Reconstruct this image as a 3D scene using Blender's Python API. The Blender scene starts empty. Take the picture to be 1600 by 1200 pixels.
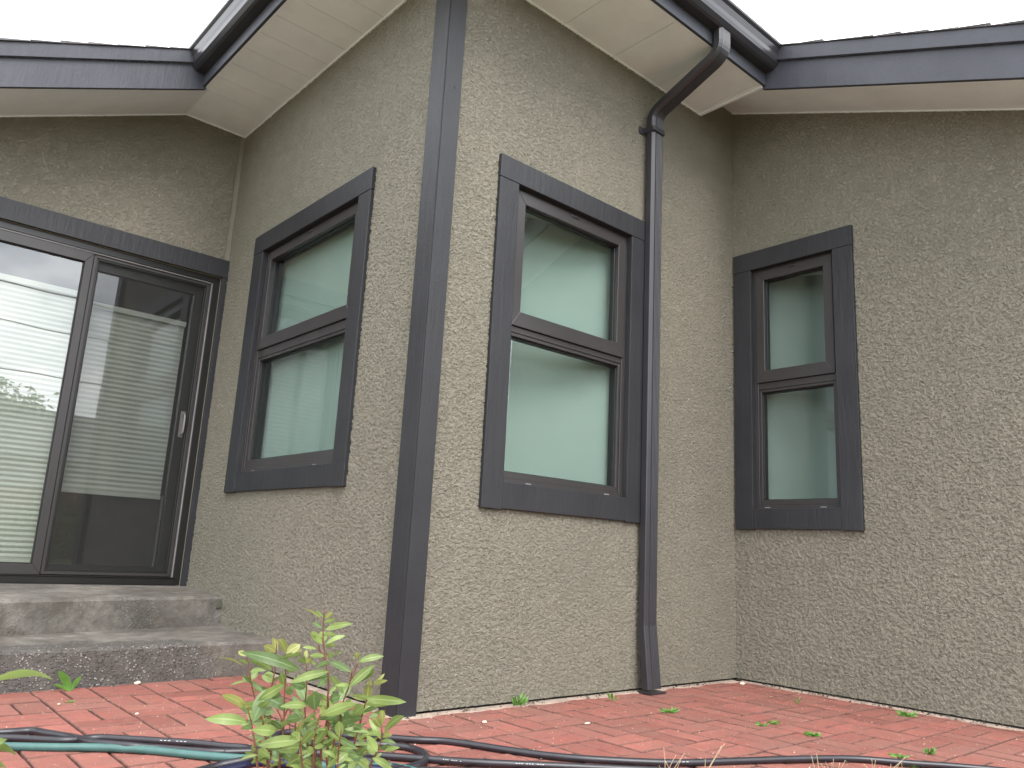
import bpy, bmesh, math, random
from mathutils import Vector, Matrix
random.seed(7)
R = math.radians
scene = bpy.context.scene
COL = scene.collection

# ------------------------------------------------------------------ camera
CR = Vector((0.74730674, -0.66247172, 0.05161257))
CU = Vector((-0.17718585, -0.12380875, 0.97635883))
CF = Vector((0.64042003, 0.73878455, 0.20990373))
CC = Vector((-1.89650765, -2.74358703, 0.64613902))
FPX = 1236.5
cam = bpy.data.cameras.new('camera')
cam.sensor_width = 36; cam.lens = 36 * FPX / 1600; cam.clip_start = 0.05; cam.clip_end = 600
camo = bpy.data.objects.new('camera', cam); COL.objects.link(camo)
m = Matrix((CR, CU, -CF)).transposed().to_4x4(); m.translation = CC
camo.matrix_world = m
scene.camera = camo
scene.render.resolution_x = 1024; scene.render.resolution_y = 768

# ------------------------------------------------------------------ sky and sun
SUN_DIR = Vector((-0.22, -0.60, 0.77)).normalized()      # towards the sun
world = bpy.data.worlds.new('World'); scene.world = world; world.use_nodes = True
nt = world.node_tree; nt.nodes.clear()
wo = nt.nodes.new('ShaderNodeOutputWorld'); bg = nt.nodes.new('ShaderNodeBackground')
sky = nt.nodes.new('ShaderNodeTexSky'); sky.sky_type = 'NISHITA'; sky.sun_disc = False
sky.sun_elevation = math.asin(SUN_DIR.z); sky.sun_rotation = math.atan2(SUN_DIR.x, SUN_DIR.y)
tc = nt.nodes.new('ShaderNodeTexCoord'); mp = nt.nodes.new('ShaderNodeMapping'); mp.inputs['Scale'].default_value = (1, 1, 2.2)
nz = nt.nodes.new('ShaderNodeTexNoise'); nz.inputs['Scale'].default_value = 3.0; nz.inputs['Detail'].default_value = 7; nz.inputs['Roughness'].default_value = .55
rp = nt.nodes.new('ShaderNodeValToRGB'); rp.color_ramp.elements[0].position = .40; rp.color_ramp.elements[1].position = .58
rp.color_ramp.elements[0].color = (.28, .28, .28, 1); rp.color_ramp.elements[1].color = (1, 1, 1, 1)
mx = nt.nodes.new('ShaderNodeMixRGB'); mx.inputs[2].default_value = (25, 25.2, 25.6, 1)
nt.links.new(tc.outputs['Generated'], mp.inputs[0]); nt.links.new(mp.outputs[0], nz.inputs['Vector'])
nt.links.new(nz.outputs['Fac'], rp.inputs[0]); nt.links.new(rp.outputs[0], mx.inputs[0])
nt.links.new(sky.outputs[0], mx.inputs[1]); nt.links.new(mx.outputs[0], bg.inputs[0])
bg.inputs[1].default_value = 0.10
nt.links.new(bg.outputs[0], wo.inputs[0])
sun = bpy.data.lights.new('sun', 'SUN'); sun.energy = 1.5; sun.angle = R(28); sun.color = (1, .96, .9)
suno = bpy.data.objects.new('sun', sun); COL.objects.link(suno)
suno.rotation_euler = SUN_DIR.to_track_quat('Z', 'Y').to_euler()
scene.view_settings.view_transform = 'Standard'; scene.view_settings.look = 'None'
scene.view_settings.gamma = 1; scene.view_settings.exposure = 1.0
scene.render.engine = 'CYCLES'
scene.cycles.feature_set = 'EXPERIMENTAL'; scene.cycles.dicing_rate = 1.0; scene.cycles.max_bounces = 10; scene.cycles.transparent_max_bounces = 12

# ------------------------------------------------------------------ helpers
def tag(o, label=None, cat=None, group=None, kind=None):
    if label: o['label'] = label
    if cat: o['category'] = cat
    if group: o['group'] = group
    if kind: o['kind'] = kind
    return o
def empty(name, loc, label, cat, group=None):
    o = bpy.data.objects.new(name, None); COL.objects.link(o); o.location = loc; o.empty_display_size = .1
    return tag(o, label, cat, group)
class MB:
    def __init__(s): s.b = bmesh.new()
    def poly(s, pts, mi=0):
        f = s.b.faces.new([s.b.verts.new(p) for p in pts]); f.material_index = mi; return f
    def solid(s, a, b, mi=0, T=None):
        """prism between two equal point loops"""
        if T: a = [T(*p) for p in a]; b = [T(*p) for p in b]
        va = [s.b.verts.new(p) for p in a]; vb = [s.b.verts.new(p) for p in b]; n = len(a)
        fs = [s.b.faces.new(va), s.b.faces.new(vb)]
        for i in range(n): fs.append(s.b.faces.new((va[i], va[(i+1) % n], vb[(i+1) % n], vb[i])))
        bmesh.ops.recalc_face_normals(s.b, faces=fs)
        for f in fs: f.material_index = mi
        return fs
    def box(s, x0, x1, y0, y1, z0, z1, mi=0, T=None):
        a = [(x0, y0, z0), (x1, y0, z0), (x1, y1, z0), (x0, y1, z0)]
        return s.solid(a, [(p[0], p[1], z1) for p in a], mi, T)
    def tube(s, pts, r, n=8, cap=True, mi=0, rf=None):
        rings = []; up = Vector((0, 0, 1)); pts = [Vector(p) for p in pts]; k = len(pts)
        ref = None
        for i, p in enumerate(pts):
            t = (pts[min(i+1, k-1)] - pts[max(i-1, 0)]).normalized()
            if ref is None:
                ref = t.cross(up) if abs(t.z) < .9 else t.cross(Vector((1, 0, 0)))
            a = (ref - t * ref.dot(t)).normalized(); ref = a; b = t.cross(a)
            rr = r * (rf(i / (k-1)) if rf else 1)
            rings.append([s.b.verts.new(p + a * rr * math.cos(q) + b * rr * math.sin(q)) for q in [2*math.pi*j/n for j in range(n)]])
        for i in range(k-1):
            for j in range(n):
                f = s.b.faces.new((rings[i][j], rings[i][(j+1) % n], rings[i+1][(j+1) % n], rings[i+1][j])); f.smooth = True; f.material_index = mi
        if cap:
            for q in (rings[0][::-1], rings[-1]): f = s.b.faces.new(q); f.material_index = mi
    def build(s, name, mats, parent=None, bevel=0, bseg=2, smooth=False):
        me = bpy.data.meshes.new(name); s.b.to_mesh(me); s.b.free()
        o = bpy.data.objects.new(name, me); COL.objects.link(o)
        for q in (mats if isinstance(mats, (list, tuple)) else [mats]): me.materials.append(q)
        if parent is not None:
            o.parent = parent
            o.matrix_parent_inverse = Matrix.Translation(-WL(parent))
        if bevel:
            b = o.modifiers.new('bevel', 'BEVEL'); b.width = bevel; b.segments = bseg; b.limit_method = 'ANGLE'; b.angle_limit = R(40); b.harden_normals = False
        if smooth:
            for p in me.polygons: p.use_smooth = True
        return o
def WL(o):
    v = Vector(o.location)
    return v + (WL(o.parent) if o.parent and o.type == 'EMPTY' else Vector((0, 0, 0)))
def spline(P, n=10):
    P = [Vector(p) for p in P]; out = []
    for i in range(len(P)-1):
        a = P[max(i-1, 0)]; b = P[i]; c = P[i+1]; d = P[min(i+2, len(P)-1)]
        for j in range(n):
            t = j/n; out.append(.5*((2*b) + (c-a)*t + (2*a-5*b+4*c-d)*t*t + (3*b-a-3*c+d)*t**3))
    out.append(P[-1]); return out

# survey helper: where a sight line of the survey camera meets a plane (axis, value) / a given depth
def on(px, py, ax, v):
    d = CF + CR*((px-800)/FPX) - CU*((py-600)/FPX); return CC + d*((v-CC[ax])/d[ax])
def deep(px, py, t):
    return CC + (CF + CR*((px-800)/FPX) - CU*((py-600)/FPX))*t

# ------------------------------------------------------------------ materials
class N:
    def __init__(s, name):
        s.m = bpy.data.materials.new(name); s.m.use_nodes = True; s.t = s.m.node_tree; s.t.nodes.clear()
        s.out = s.t.nodes.new('ShaderNodeOutputMaterial'); s.co = s.t.nodes.new('ShaderNodeTexCoord')
    def n(s, k, **kw):
        x = s.t.nodes.new(k)
        for a, v in kw.items():
            if hasattr(x, a) and a not in x.inputs: setattr(x, a, v)
            else: x.inputs[a].default_value = v
        return x
    def l(s, a, b): s.t.links.new(a, b)
    def noise(s, scale, detail=3, rough=.5, dist=0, vec=None, sc=(1, 1, 1)):
        x = s.n('ShaderNodeTexNoise'); x.inputs['Scale'].default_value = scale; x.inputs['Detail'].default_value = detail
        x.inputs['Roughness'].default_value = rough; x.inputs['Distortion'].default_value = dist
        mpn = s.n('ShaderNodeMapping'); mpn.inputs['Scale'].default_value = sc
        s.l(vec or s.co.outputs['Object'], mpn.inputs[0]); s.l(mpn.outputs[0], x.inputs['Vector']); return x.outputs['Fac']
    def ramp(s, f, stops):
        x = s.n('ShaderNodeValToRGB'); cr = x.color_ramp
        while len(cr.elements) < len(stops): cr.elements.new(.5)
        for e, (p, c) in zip(cr.elements, stops):
            e.position = p; e.color = (c if isinstance(c, (tuple, list)) else (c, c, c)) + (1,) if not isinstance(c, (int, float)) else (c, c, c, 1)
        s.l(f, x.inputs[0]); return x.outputs[0]
    def mix(s, f, a, b, bt='MIX'):
        x = s.n('ShaderNodeMixRGB', blend_type=bt)
        for i, v in enumerate((f, a, b)):
            if isinstance(v, (int, float)): x.inputs[i].default_value = v if i == 0 else (v, v, v, 1)
            elif isinstance(v, tuple): x.inputs[i].default_value = v + (1,)
            else: s.l(v, x.inputs[i])
        return x.outputs[0]
    def math(s, op, a, b=0):
        x = s.n('ShaderNodeMath', operation=op)
        for i, v in enumerate((a, b)):
            if isinstance(v, (int, float)): x.inputs[i].default_value = v
            else: s.l(v, x.inputs[i])
        return x.outputs[0]
    def bump(s, h, strength, dist, normal=None):
        x = s.n('ShaderNodeBump'); x.inputs['Strength'].default_value = strength; x.inputs['Distance'].default_value = dist
        s.l(h, x.inputs['Height'])
        if normal: s.l(normal, x.inputs['Normal'])
        return x.outputs[0]
    def pbr(s, col, rough=.6, normal=None, spec=.5, metal=0, **kw):
        p = s.n('ShaderNodeBsdfPrincipled')
        for k, v in (('Base Color', col), ('Roughness', rough), ('Specular IOR Level', spec), ('Metallic', metal), *kw.items()):
            if isinstance(v, tuple): p.inputs[k].default_value = v + (1,)
            elif isinstance(v, (int, float)): p.inputs[k].default_value = v
            else: s.l(v, p.inputs[k])
        if normal: s.l(normal, p.inputs['Normal'])
        s.l(p.outputs[0], s.out.inputs[0]); s.p = p; return s.m

def mat_stucco(relief=True):
    s = N('olive_stucco' if relief else 'olive_stucco_plain')
    a = s.noise(50, 4, .64, .6, sc=(1, 1, 1.35))
    a = s.ramp(a, [(.34, 0.0), (.42, .15), (.45, .55), (.50, .62), (.525, .95), (.62, 1.0)])
    b = s.noise(120, 4, .65, .4, sc=(1, 1, 1.3))
    b = s.ramp(b, [(.38, 0.0), (.46, .2), (.50, .85), (.65, 1.0)])
    h = s.math('ADD', a, s.math('MULTIPLY', b, .42))
    big = s.noise(1.3, 4, .6)
    fine = s.noise(12, 4, .6)
    col = s.mix(s.ramp(big, [(.3, 0), (.7, 1)]), (.203, .189, .150), (.240, .220, .175))
    col = s.mix(.35, col, s.ramp(fine, [(.3, (.18, .175, .135)), (.7, (.27, .25, .20))]))
    m_ = s.pbr(col, .60, None, spec=.4)
    if relief:
        d = s.n('ShaderNodeDisplacement'); d.inputs['Midlevel'].default_value = 0; d.inputs['Scale'].default_value = .0064
        s.l(h, d.inputs['Height']); s.l(d.outputs[0], s.out.inputs['Displacement'])
        m_.displacement_method = 'BOTH'
    return m_
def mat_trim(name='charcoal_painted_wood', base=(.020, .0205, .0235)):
    s = N(name)
    g = s.noise(26, 6, .65, .3, sc=(1, 1, .12)); g2 = s.noise(90, 5, .6, sc=(1, 1, 1))
    v = s.noise(3.2, 5, .6)
    col = s.mix(s.ramp(v, [(.3, 0), (.75, 1)]), base, tuple(c*1.45 for c in base))
    h = s.math('ADD', g, s.math('MULTIPLY', g2, .35))
    return s.pbr(col, .48, s.bump(h, .8, .004), spec=.38)
def mat_simple(name, col, rough=.5, bumpsc=0, bs=.2, bd=.001, var=.15, spec=.5, metal=0, vs=5.0):
    s = N(name)
    c = s.mix(s.ramp(s.noise(vs, 4, .6), [(.3, 0), (.7, 1)]), tuple(x*(1-var) for x in col), tuple(min(1, x*(1+var)) for x in col))
    nrm = s.bump(s.noise(bumpsc, 4, .6), bs, bd) if bumpsc else None
    return s.pbr(c, rough, nrm, spec, metal)
def mat_glass(name='window_glass', ior=1.75, tint=(.83, .88, .86)):
    s = N(name)
    fr = s.n('ShaderNodeFresnel'); fr.inputs['IOR'].default_value = ior
    wv = s.noise(1.6, 1, .4)
    bn = s.bump(wv, .10, .02)
    g = s.n('ShaderNodeBsdfGlossy'); g.inputs['Roughness'].default_value = 0.0; g.inputs['Color'].default_value = (.95, .98, 1, 1); s.l(bn, g.inputs['Normal'])
    t = s.n('ShaderNodeBsdfTransparent'); t.inputs['Color'].default_value = tint + (1,)
    m_ = s.n('ShaderNodeMixShader'); ge = s.n('ShaderNodeNewGeometry'); fac = s.math('MULTIPLY', fr.outputs[0], s.math('SUBTRACT', 1.0, ge.outputs['Backfacing']))
    s.l(fac, m_.inputs[0]); s.l(t.outputs[0], m_.inputs[1]); s.l(g.outputs[0], m_.inputs[2])
    s.l(m_.outputs[0], s.out.inputs[0]); return s.m
def mat_screen():
    s = N('insect_screen_mesh')
    d = s.n('ShaderNodeBsdfDiffuse'); d.inputs['Color'].default_value = (.06, .06, .06, 1)
    t = s.n('ShaderNodeBsdfTransparent')
    m_ = s.n('ShaderNodeMixShader'); m_.inputs[0].default_value = .17
    s.l(t.outputs[0], m_.inputs[1]); s.l(d.outputs[0], m_.inputs[2]); s.l(m_.outputs[0], s.out.inputs[0]); return s.m
def mat_brick():
    s = N('red_paving_brick')
    at = s.n('ShaderNodeAttribute', attribute_name='tone')
    c = s.ramp(at.outputs['Fac'], [(0, (.205, .066, .052)), (.5, (.285, .092, .072)), (1, (.345, .120, .094))])
    blot = s.noise(5.5, 5, .6)
    c = s.mix(s.ramp(blot, [(.50, 0), (.68, .55)]), c, (.19, .105, .080))
    pale = s.noise(3.1, 5, .65, vec=s.co.outputs['Object'])
    c = s.mix(s.ramp(pale, [(.55, 0), (.75, .4)]), c, (.41, .175, .13))
    sp = s.noise(260, 2, .5)
    c = s.mix(s.ramp(sp, [(.66, 0), (.72, .6)]), c, (.62, .42, .34))
    dk = s.noise(140, 3, .6)
    c = s.mix(s.ramp(dk, [(.30, .45), (.42, 0)]), c, (.20, .06, .045))
    c = s.mix(s.ramp(s.noise(11, 6, .7), [(.42, .6), (.58, 0)]), c, (.20, .088, .070))
    c = s.mix(s.ramp(s.noise(2.3, 4, .6), [(.48, 0), (.66, .55)]), c, (.22, .115, .092))
    c = s.mix(s.ramp(s.noise(38, 5, .7), [(.56, 0), (.72, .5)]), c, (.40, .20, .16))
    h = s.math('ADD', s.noise(150, 4, .75), s.math('MULTIPLY', s.noise(22, 4, .6), 1.2))
    return s.pbr(c, .8, s.bump(h, .8, .004), spec=.3)
def mat_concrete(name='weathered_concrete', agg=True):
    s = N(name)
    big = s.noise(2.6, 5, .65); mid = s.noise(14, 6, .7); fi = s.noise(120, 4, .7)
    c = s.mix(s.ramp(big, [(.35, 0), (.62, 1)]), (.105, .096, .082), (.24, .222, .198))
    c = s.mix(s.ramp(mid, [(.42, .5), (.60, 0)]), c, (.085, .077, .068))
    vo = s.n('ShaderNodeTexVoronoi'); vo.inputs['Scale'].default_value = 78; s.l(s.co.outputs['Object'], vo.inputs['Vector'])
    peb = s.ramp(vo.outputs['Distance'], [(.26, 1), (.42, 0)])
    # exposed aggregate where the cement skin has worn away
    sep = s.n('ShaderNodeSeparateXYZ'); s.l(s.co.outputs['Object'], sep.inputs[0])
    worn = s.math('ADD', s.math('MULTIPLY', s.ramp(s.noise(3.3, 4, .6), [(.42, 0), (.6, 1)]), .45),
                  s.math('MULTIPLY', s.math('MULTIPLY', s.ramp(s.math('ADD', s.math('MULTIPLY', sep.outputs['X'], -1), s.math('MULTIPLY', s.math('SUBTRACT', s.noise(7, 5, .65), .5), .55)), [(.24, 0), (.46, 1)]), s.ramp(s.math('MULTIPLY', s.math('ADD', sep.outputs['Y'], s.math('MULTIPLY', s.math('SUBTRACT', s.noise(9, 5, .65), .5), .35)), .75), [(.0, 1), (.93, 1), (1.0, .0)])), .75))
    worn = s.ramp(worn, [(.2, 0), (.7, 1)])
    if agg:
        c = s.mix(s.math('MULTIPLY', worn, s.ramp(fi, [(.35, .85), (.6, .45)])), c, (.055, .051, .050))
        pc = s.mix(s.ramp(vo.outputs['Color'], [(.35, 0), (.95, 1)]), (.09, .082, .075), (.50, .47, .43))
        c = s.mix(s.math('MULTIPLY', s.math('MULTIPLY', worn, peb), .75), c, pc)
    c = s.mix(s.ramp(s.noise(5, 7, .75), [(.50, 0), (.62, .6)]), c, (.085, .070, .055))
    c = s.mix(s.ramp(s.noise(26, 6, .8), [(.30, .5), (.42, 0)]), c, (.32, .30, .27))
    h = s.math('ADD', s.math('MULTIPLY', mid, .8), s.math('ADD', s.math('MULTIPLY', fi, .4), s.math('MULTIPLY', s.math('MULTIPLY', worn, peb), .6)))
    return s.pbr(c, .85, s.bump(h, 1.0, .010), spec=.3)
def mat_leaf(name, c1, c2, tr=.35):
    s = N(name)
    c = s.mix(s.ramp(s.noise(22, 3, .5), [(.3, 0), (.7, 1)]), c1, c2)
    at = s.n('ShaderNodeAttribute', attribute_name='tone')
    c = s.mix(s.ramp(at.outputs['Fac'], [(0, 0), (1, .5)]), c, tuple(min(1, x*1.7+.02) for x in c2))
    ri = s.n('ShaderNodeAttribute', attribute_name='rib')
    c = s.mix(s.ramp(ri.outputs['Fac'], [(.84, 0), (.95, .6)]), c, tuple(min(1, x*1.5+.08) for x in c2))
    p = s.n('ShaderNodeBsdfPrincipled'); s.l(c, p.inputs['Base Color']); p.inputs['Roughness'].default_value = .42
    t = s.n('ShaderNodeBsdfTranslucent'); s.l(c, t.inputs['Color'])
    m_ = s.n('ShaderNodeMixShader'); m_.inputs[0].default_value = tr
    s.l(p.outputs[0], m_.inputs[1]); s.l(t.outputs[0], m_.inputs[2]); s.l(m_.outputs[0], s.out.inputs[0]); return s.m
def mat_siding():
    s = N('pale_lap_siding')
    w = s.n('ShaderNodeTexWave', bands_direction='Z'); w.inputs['Scale'].default_value = 1.6; s.l(s.co.outputs['Object'], w.inputs['Vector'])
    return s.pbr((.42, .40, .36), .7, s.bump(w.outputs['Fac'], .6, .03))
def mat_shingle():
    s = N('asphalt_shingle')
    b = s.n('ShaderNodeTexBrick'); b.inputs['Scale'].default_value = 3; b.inputs['Color1'].default_value = (.07, .065, .07, 1)
    b.inputs['Color2'].default_value = (.11, .105, .11, 1); b.inputs['Mortar'].default_value = (.03, .03, .03, 1); b.inputs['Mortar Size'].default_value = .01
    s.l(s.co.outputs['Object'], b.inputs['Vector'])
    c = s.mix(s.math('MULTIPLY', s.noise(200, 2), .6), b.outputs['Color'], (.16, .15, .16))
    return s.pbr(c, .9, s.bump(s.noise(150, 3), .6, .004))

M = dict(
    stucco=mat_stucco(), core=mat_stucco(False), trim=mat_trim(),
    fascia=mat_trim('charcoal_fascia_board', (.042, .044, .056)),  # trim charcoal lightened: glare over fascia and rake boards is put into the colour
    vinyl=mat_simple('dark_bronze_vinyl', (.036, .033, .034), .34, 60, .05, .001, .1),
    alum=mat_simple('dark_aluminium', (.030, .029, .034), .30, 8, .15, .004, .12, metal=0),
    lightalum=mat_simple('grey_aluminium_track', (.22, .21, .21), .35, 40, .05),
    black=mat_simple('black_vinyl_door', (.014, .014, .014), .30, 60, .05),
    gasket=mat_simple('black_gasket', (.008, .008, .008), .5),
    white=mat_simple('white_jamb_paint', (.62, .66, .62), .5, 40, .05, var=.04),
    soffit=mat_simple('cream_vinyl_soffit', (.83, .87, .91), .42, 9, .25, .004, .05),
    frost=mat_simple('pale_green_privacy_shade', (.385, .435, .415), .55, 2.2, .1, .01, .05, vs=1.4),
    frostgrey=mat_simple('grey_privacy_shade', (.27, .30, .29), .55, 2.2, .1, .01, .05, vs=1.4),
    blind=mat_simple('white_pleated_fabric', (.56, .56, .52), .8, 300, .2, .0005, .05),
    glass=mat_glass(), doorglass=mat_glass('door_glass', 2.1, (.82, .845, .83)), screen=mat_screen(), brick=mat_brick(), concrete=mat_concrete(),
    mortar=mat_simple('pale_mortar', (.34, .27, .22), .9, 60, .8, .004, .25, vs=14),
    joint=mat_simple('dark_joint_sand', (.150, .068, .054), .95, 120, .6, .003, .4, vs=30),
    soil=mat_simple('dry_garden_soil', (.17, .135, .10), .95, 30, 1, .02, .45, vs=6),
    rubber=mat_simple('black_rubber', (.020, .019, .024), .33, 150, .12, .0006, .2, vs=30),
    teal=mat_simple('teal_rubber', (.045, .115, .105), .40, 150, .12, .0006, .15, vs=20),
    navy=mat_simple('navy_rubber', (.008, .010, .035), .35, 150, .12, .0006, .15),
    whitemark=mat_simple('white_print', (.65, .65, .62), .6),
    leafg=mat_leaf('green_leaf', (.115, .175, .040), (.21, .275, .080)),
    leafd=mat_leaf('deep_green_leaf', (.070, .125, .035), (.125, .19, .06)),
    leafy=mat_leaf('yellow_green_leaf', (.19, .235, .055), (.30, .31, .10), .4),
    stem=mat_simple('reddish_stem', (.17, .065, .04), .5, 90, .3, .001, .35, vs=30),
    straw=mat_simple('dry_straw', (.55, .44, .29), .8, 0, var=.25, vs=30),
    weed=mat_leaf('weed_green', (.07, .17, .03), (.13, .28, .05)),
    pebble=mat_simple('pale_pebble', (.60, .50, .40), .8, 200, .5, .002, .3, vs=40),
    shingle=mat_shingle(), siding=mat_siding(),
    room=mat_simple('dim_room_paint', (.10, .095, .09), .8),
    lawn=mat_simple('dry_lawn', (.19, .19, .10), .95, 60, 1, .03, .4, vs=9),
    bark=mat_simple('brown_bark', (.075, .055, .042), .9, 30, 1, .02, .3),
    woodfence=mat_simple('weathered_fence_wood', (.20, .13, .085), .85, 30, .5, .01, .3),
    crown=mat_leaf('tree_leaf', (.035, .07, .022), (.07, .12, .035), .2),
    conifer=mat_leaf('conifer_leaf', (.02, .05, .025), (.04, .08, .03), .1),
    hedge=mat_leaf('hedge_leaf', (.07, .12, .03), (.15, .19, .05), .2),
)

# ------------------------------------------------------------------ dimensions of the house (metres)
XB, YA = 2.3214, 2.4915            # the two inner corners; outer corner stands at the origin
ZS = 3.459                         # flat soffit
OA = .455                          # overhang of the bay
XF, YF = 1.97, 2.07                # planes of the two rake fascias
SC_, SD_ = .40, .45                # roof pitches over the right and the left wing
YC = -2.05                         # end of the right wing wall
XD = -3.6                          # end of the left wing wall
TA = lambda u, v, w: (-w, u, v)            # face A, x=0, outward -x
TB = lambda u, v, w: (u, -w, v)            # face B, y=0, outward -y
TC = lambda u, v, w: (XB-w, u, v)          # face C
TD = lambda u, v, w: (u, YA-w, v)          # face D

house = empty('house', (0, 0, 0), 'single storey house corner in olive stucco with charcoal trim and white soffits', 'house')

def wall(T, poly_top, u0, u1, hole, z0=.014, extra=(), top_skin=None, us0=None):
    """poly_top(u) gives the height of the wall top; hole=(a,b,c,d)"""
    b = MB(); w0, w1 = -.15, -.002
    us0 = u0 if us0 is None else us0
    us = sorted(set([us0, u1] + (list(hole[:2]) if hole else []) + [round(u0+(u1-u0)*k/10, 4) for k in range(1, 10)] + ([-.43, 0] if u0 < -.43 < u1 else [])))
    us = [u for u in us if us0 <= u <= u1 and not (hole and 0 < abs(u-hole[0]) < .05) and not (hole and 0 < abs(u-hole[1]) < .05)]
    vs_ = sorted(set([z0] + (list(hole[2:]) if hole else []) + [.35, .75, 1.3, 1.7, 2.1]))
    if hole: vs_ = [v for v in vs_ if v in (z0,)+tuple(hole[2:]) or min(abs(v-hole[2]), abs(v-hole[3])) > .06]
    k_ = MB(); vv = {}
    for i, u in enumerate(us):
        t_ = top_skin(u) if top_skin else poly_top(u); t0 = 2.7 if t_ > 2.9 else (vs_[-1]+t_)/2
        for j_, v in enumerate([q for q in vs_ if True]+[t0, t_]): vv[i, j_] = k_.b.verts.new(T(u, v, 0))
    rows = len(vs_)+2
    for i in range(len(us)-1):
        for j_ in range(rows-1):
            if hole and us[i] >= hole[0]-1e-4 and us[i+1] <= hole[1]+1e-4 and j_ < len(vs_)-1 and vs_[j_] >= hole[2]-1e-4 and vs_[j_+1] <= hole[3]+1e-4: continue
            k_.b.faces.new((vv[i, j_], vv[i+1, j_], vv[i+1, j_+1], vv[i, j_+1]))
    for v in list(k_.b.verts):
        if not v.link_faces: k_.b.verts.remove(v)
    k_.b.normal_update(); nn = Vector(T(0, 0, 1))-Vector(T(0, 0, 0))
    if k_.b.faces[:][0].normal.dot(nn) < 0: bmesh.ops.reverse_faces(k_.b, faces=k_.b.faces[:])
    skin = k_.build('stucco_wall', M['stucco'], house, smooth=True)
    md = skin.modifiers.new('subdivision', 'SUBSURF'); md.subdivision_type = 'SIMPLE'; md.levels = 0; md.render_levels = 2
    skin.cycles.use_adaptive_subdivision = True; skin.cycles.dicing_rate = 1.0
    def pr(a, c, lo, hi):   # column between u=a..c from lo(u) to hi(u)
        q = [(a, lo(a)), (c, lo(c)), (c, hi(c)), (a, hi(a))]
        b.solid([(u, v, w0) for u, v in q], [(u, v, w1) for u, v in q], 0, T)
    base = lambda u: z0
    if hole:
        a, c, lo, hi = hole
        pr(u0, a, base, poly_top); pr(c, u1, base, poly_top)
        if lo > z0: pr(a, c, base, lambda u: lo)
        pr(a, c, lambda u: hi, poly_top)
    else: pr(u0, u1, base, poly_top)
    for (p, q, lo, hi) in extra:
        b.solid([(p, lo, w0), (q, lo, w0), (q, hi, w0), (p, hi, w0)], [(p, lo, w1), (q, lo, w1), (q, hi, w1), (p, hi, w1)], 0, T)
    return b.build('wall_core', M['core'], skin)
G = .006
W1 = dict(shade=(-.105, -.115), T=TA, o=(.589, 2.014, .9165, 2.5526), i=(.711, 1.874, 1.030, 2.432), sash=1.785, lowtop=1.716, lowins=(.05, .078), upins=.072)
W2 = dict(shade=(-.24, -.09), T=TB, o=(.317, 1.406, .8395, 2.5364), i=(.437, 1.293, .960, 2.422), sash=1.714, lowtop=1.665, lowins=(.042, .055), upins=.078)
W3 = dict(mat='frostgrey', shade=(-.37, -.10), T=TC, o=(-.794, -.019, .861, 2.591), i=(-.677, -.137, .979, 2.474), sash=1.744, lowtop=1.685, lowins=(.042, .055), upins=.077)
flat = lambda u: ZS + .10
zdd = lambda u: ZS+.02+SD_*(u+.43)
wall(TA, flat, 0, YA+.15, (W1['i'][0], W1['i'][1], W1['i'][2], W1['i'][3]))
wall(TB, lambda u: ZS+.02, .15, XB+.15, (W2['i'][0], W2['i'][1], W2['i'][2], W2['i'][3]), extra=((XF-.1, XB+.15, ZS+.02, 3.78),), us0=.002, top_skin=lambda u: 3.47 if u < XF-.1 else 3.76)
wall(TC, lambda u: ZS+.02+SC_*(u+.43), YC, 0, (W3['i'][0], W3['i'][1], W3['i'][2], W3['i'][3]))
DX0, DX1 = -1.70, -.042
wall(TD, lambda u: ZS+.02+min(0, SD_*(u+.43)), XD, 0, (DX0, DX1, .344, 2.386))
b = MB(); b.solid([(DX0, YA+.0004, zdd(DX0)), (-.43, YA+.0004, ZS+.02), (DX1, YA+.0004, ZS+.02)], [(DX0, YA+.15, zdd(DX0)), (-.43, YA+.15, ZS+.02), (DX1, YA+.15, ZS+.02)]); b.build('wall_core', M['core'], house)
# far sides that close the wings
b = MB(); b.box(XB+.15, XB+3.5, YC, YC+.15, .014, 2.85); b.build('stucco_wall', M['core'], house)
b = MB(); b.box(XD, XD+.15, YA+.15, YA+4, .014, 2.05); b.build('stucco_wall', M['core'], house)

# corner trim: two boards meeting on the arris
b = MB()
b.box(-.050, 0, -.0275, .092, .004, ZS-.002)
b.box(-.046, .046, -.032, -.0285, .004, ZS-.002)
b.box(.0015, .046, -.0283, 0, .004, ZS-.002)
b.box(-.0520, -.0502, -.0262, -.0225, .004, ZS-.002)
o = b.build('corner_trim', M['trim'], house, bevel=.003)
b = MB()   # old nail hole
n_ = 10; c0 = on(711, 136, 1, -.0325)
b.solid([(c0.x+.005*math.cos(k*.628), -.0335, c0.z+.008*math.sin(k*.628)) for k in range(10)], [(c0.x+.005*math.cos(k*.628), -.0322, c0.z+.008*math.sin(k*.628)) for k in range(10)])
b.build('nail_hole', M['gasket'], o)

def ring(b, u0, u1, v0, v1, t, w0, w1, T, mi=0, tv=None, mitre=True):
    """mitred rectangular frame of width t"""
    tv = tv or (t, t); tb, tt = tv
    O = [(u0, v0), (u1, v0), (u1, v1), (u0, v1)]; I = [(u0+t, v0+tb), (u1-t, v0+tb), (u1-t, v1-tt), (u0+t, v1-tt)]
    for k in range(4):
        q = [O[k], O[(k+1) % 4], I[(k+1) % 4], I[k]]
        b.solid([(x, y, w0) for x, y in q], [(x, y, w1) for x, y in q], mi, T)

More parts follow.
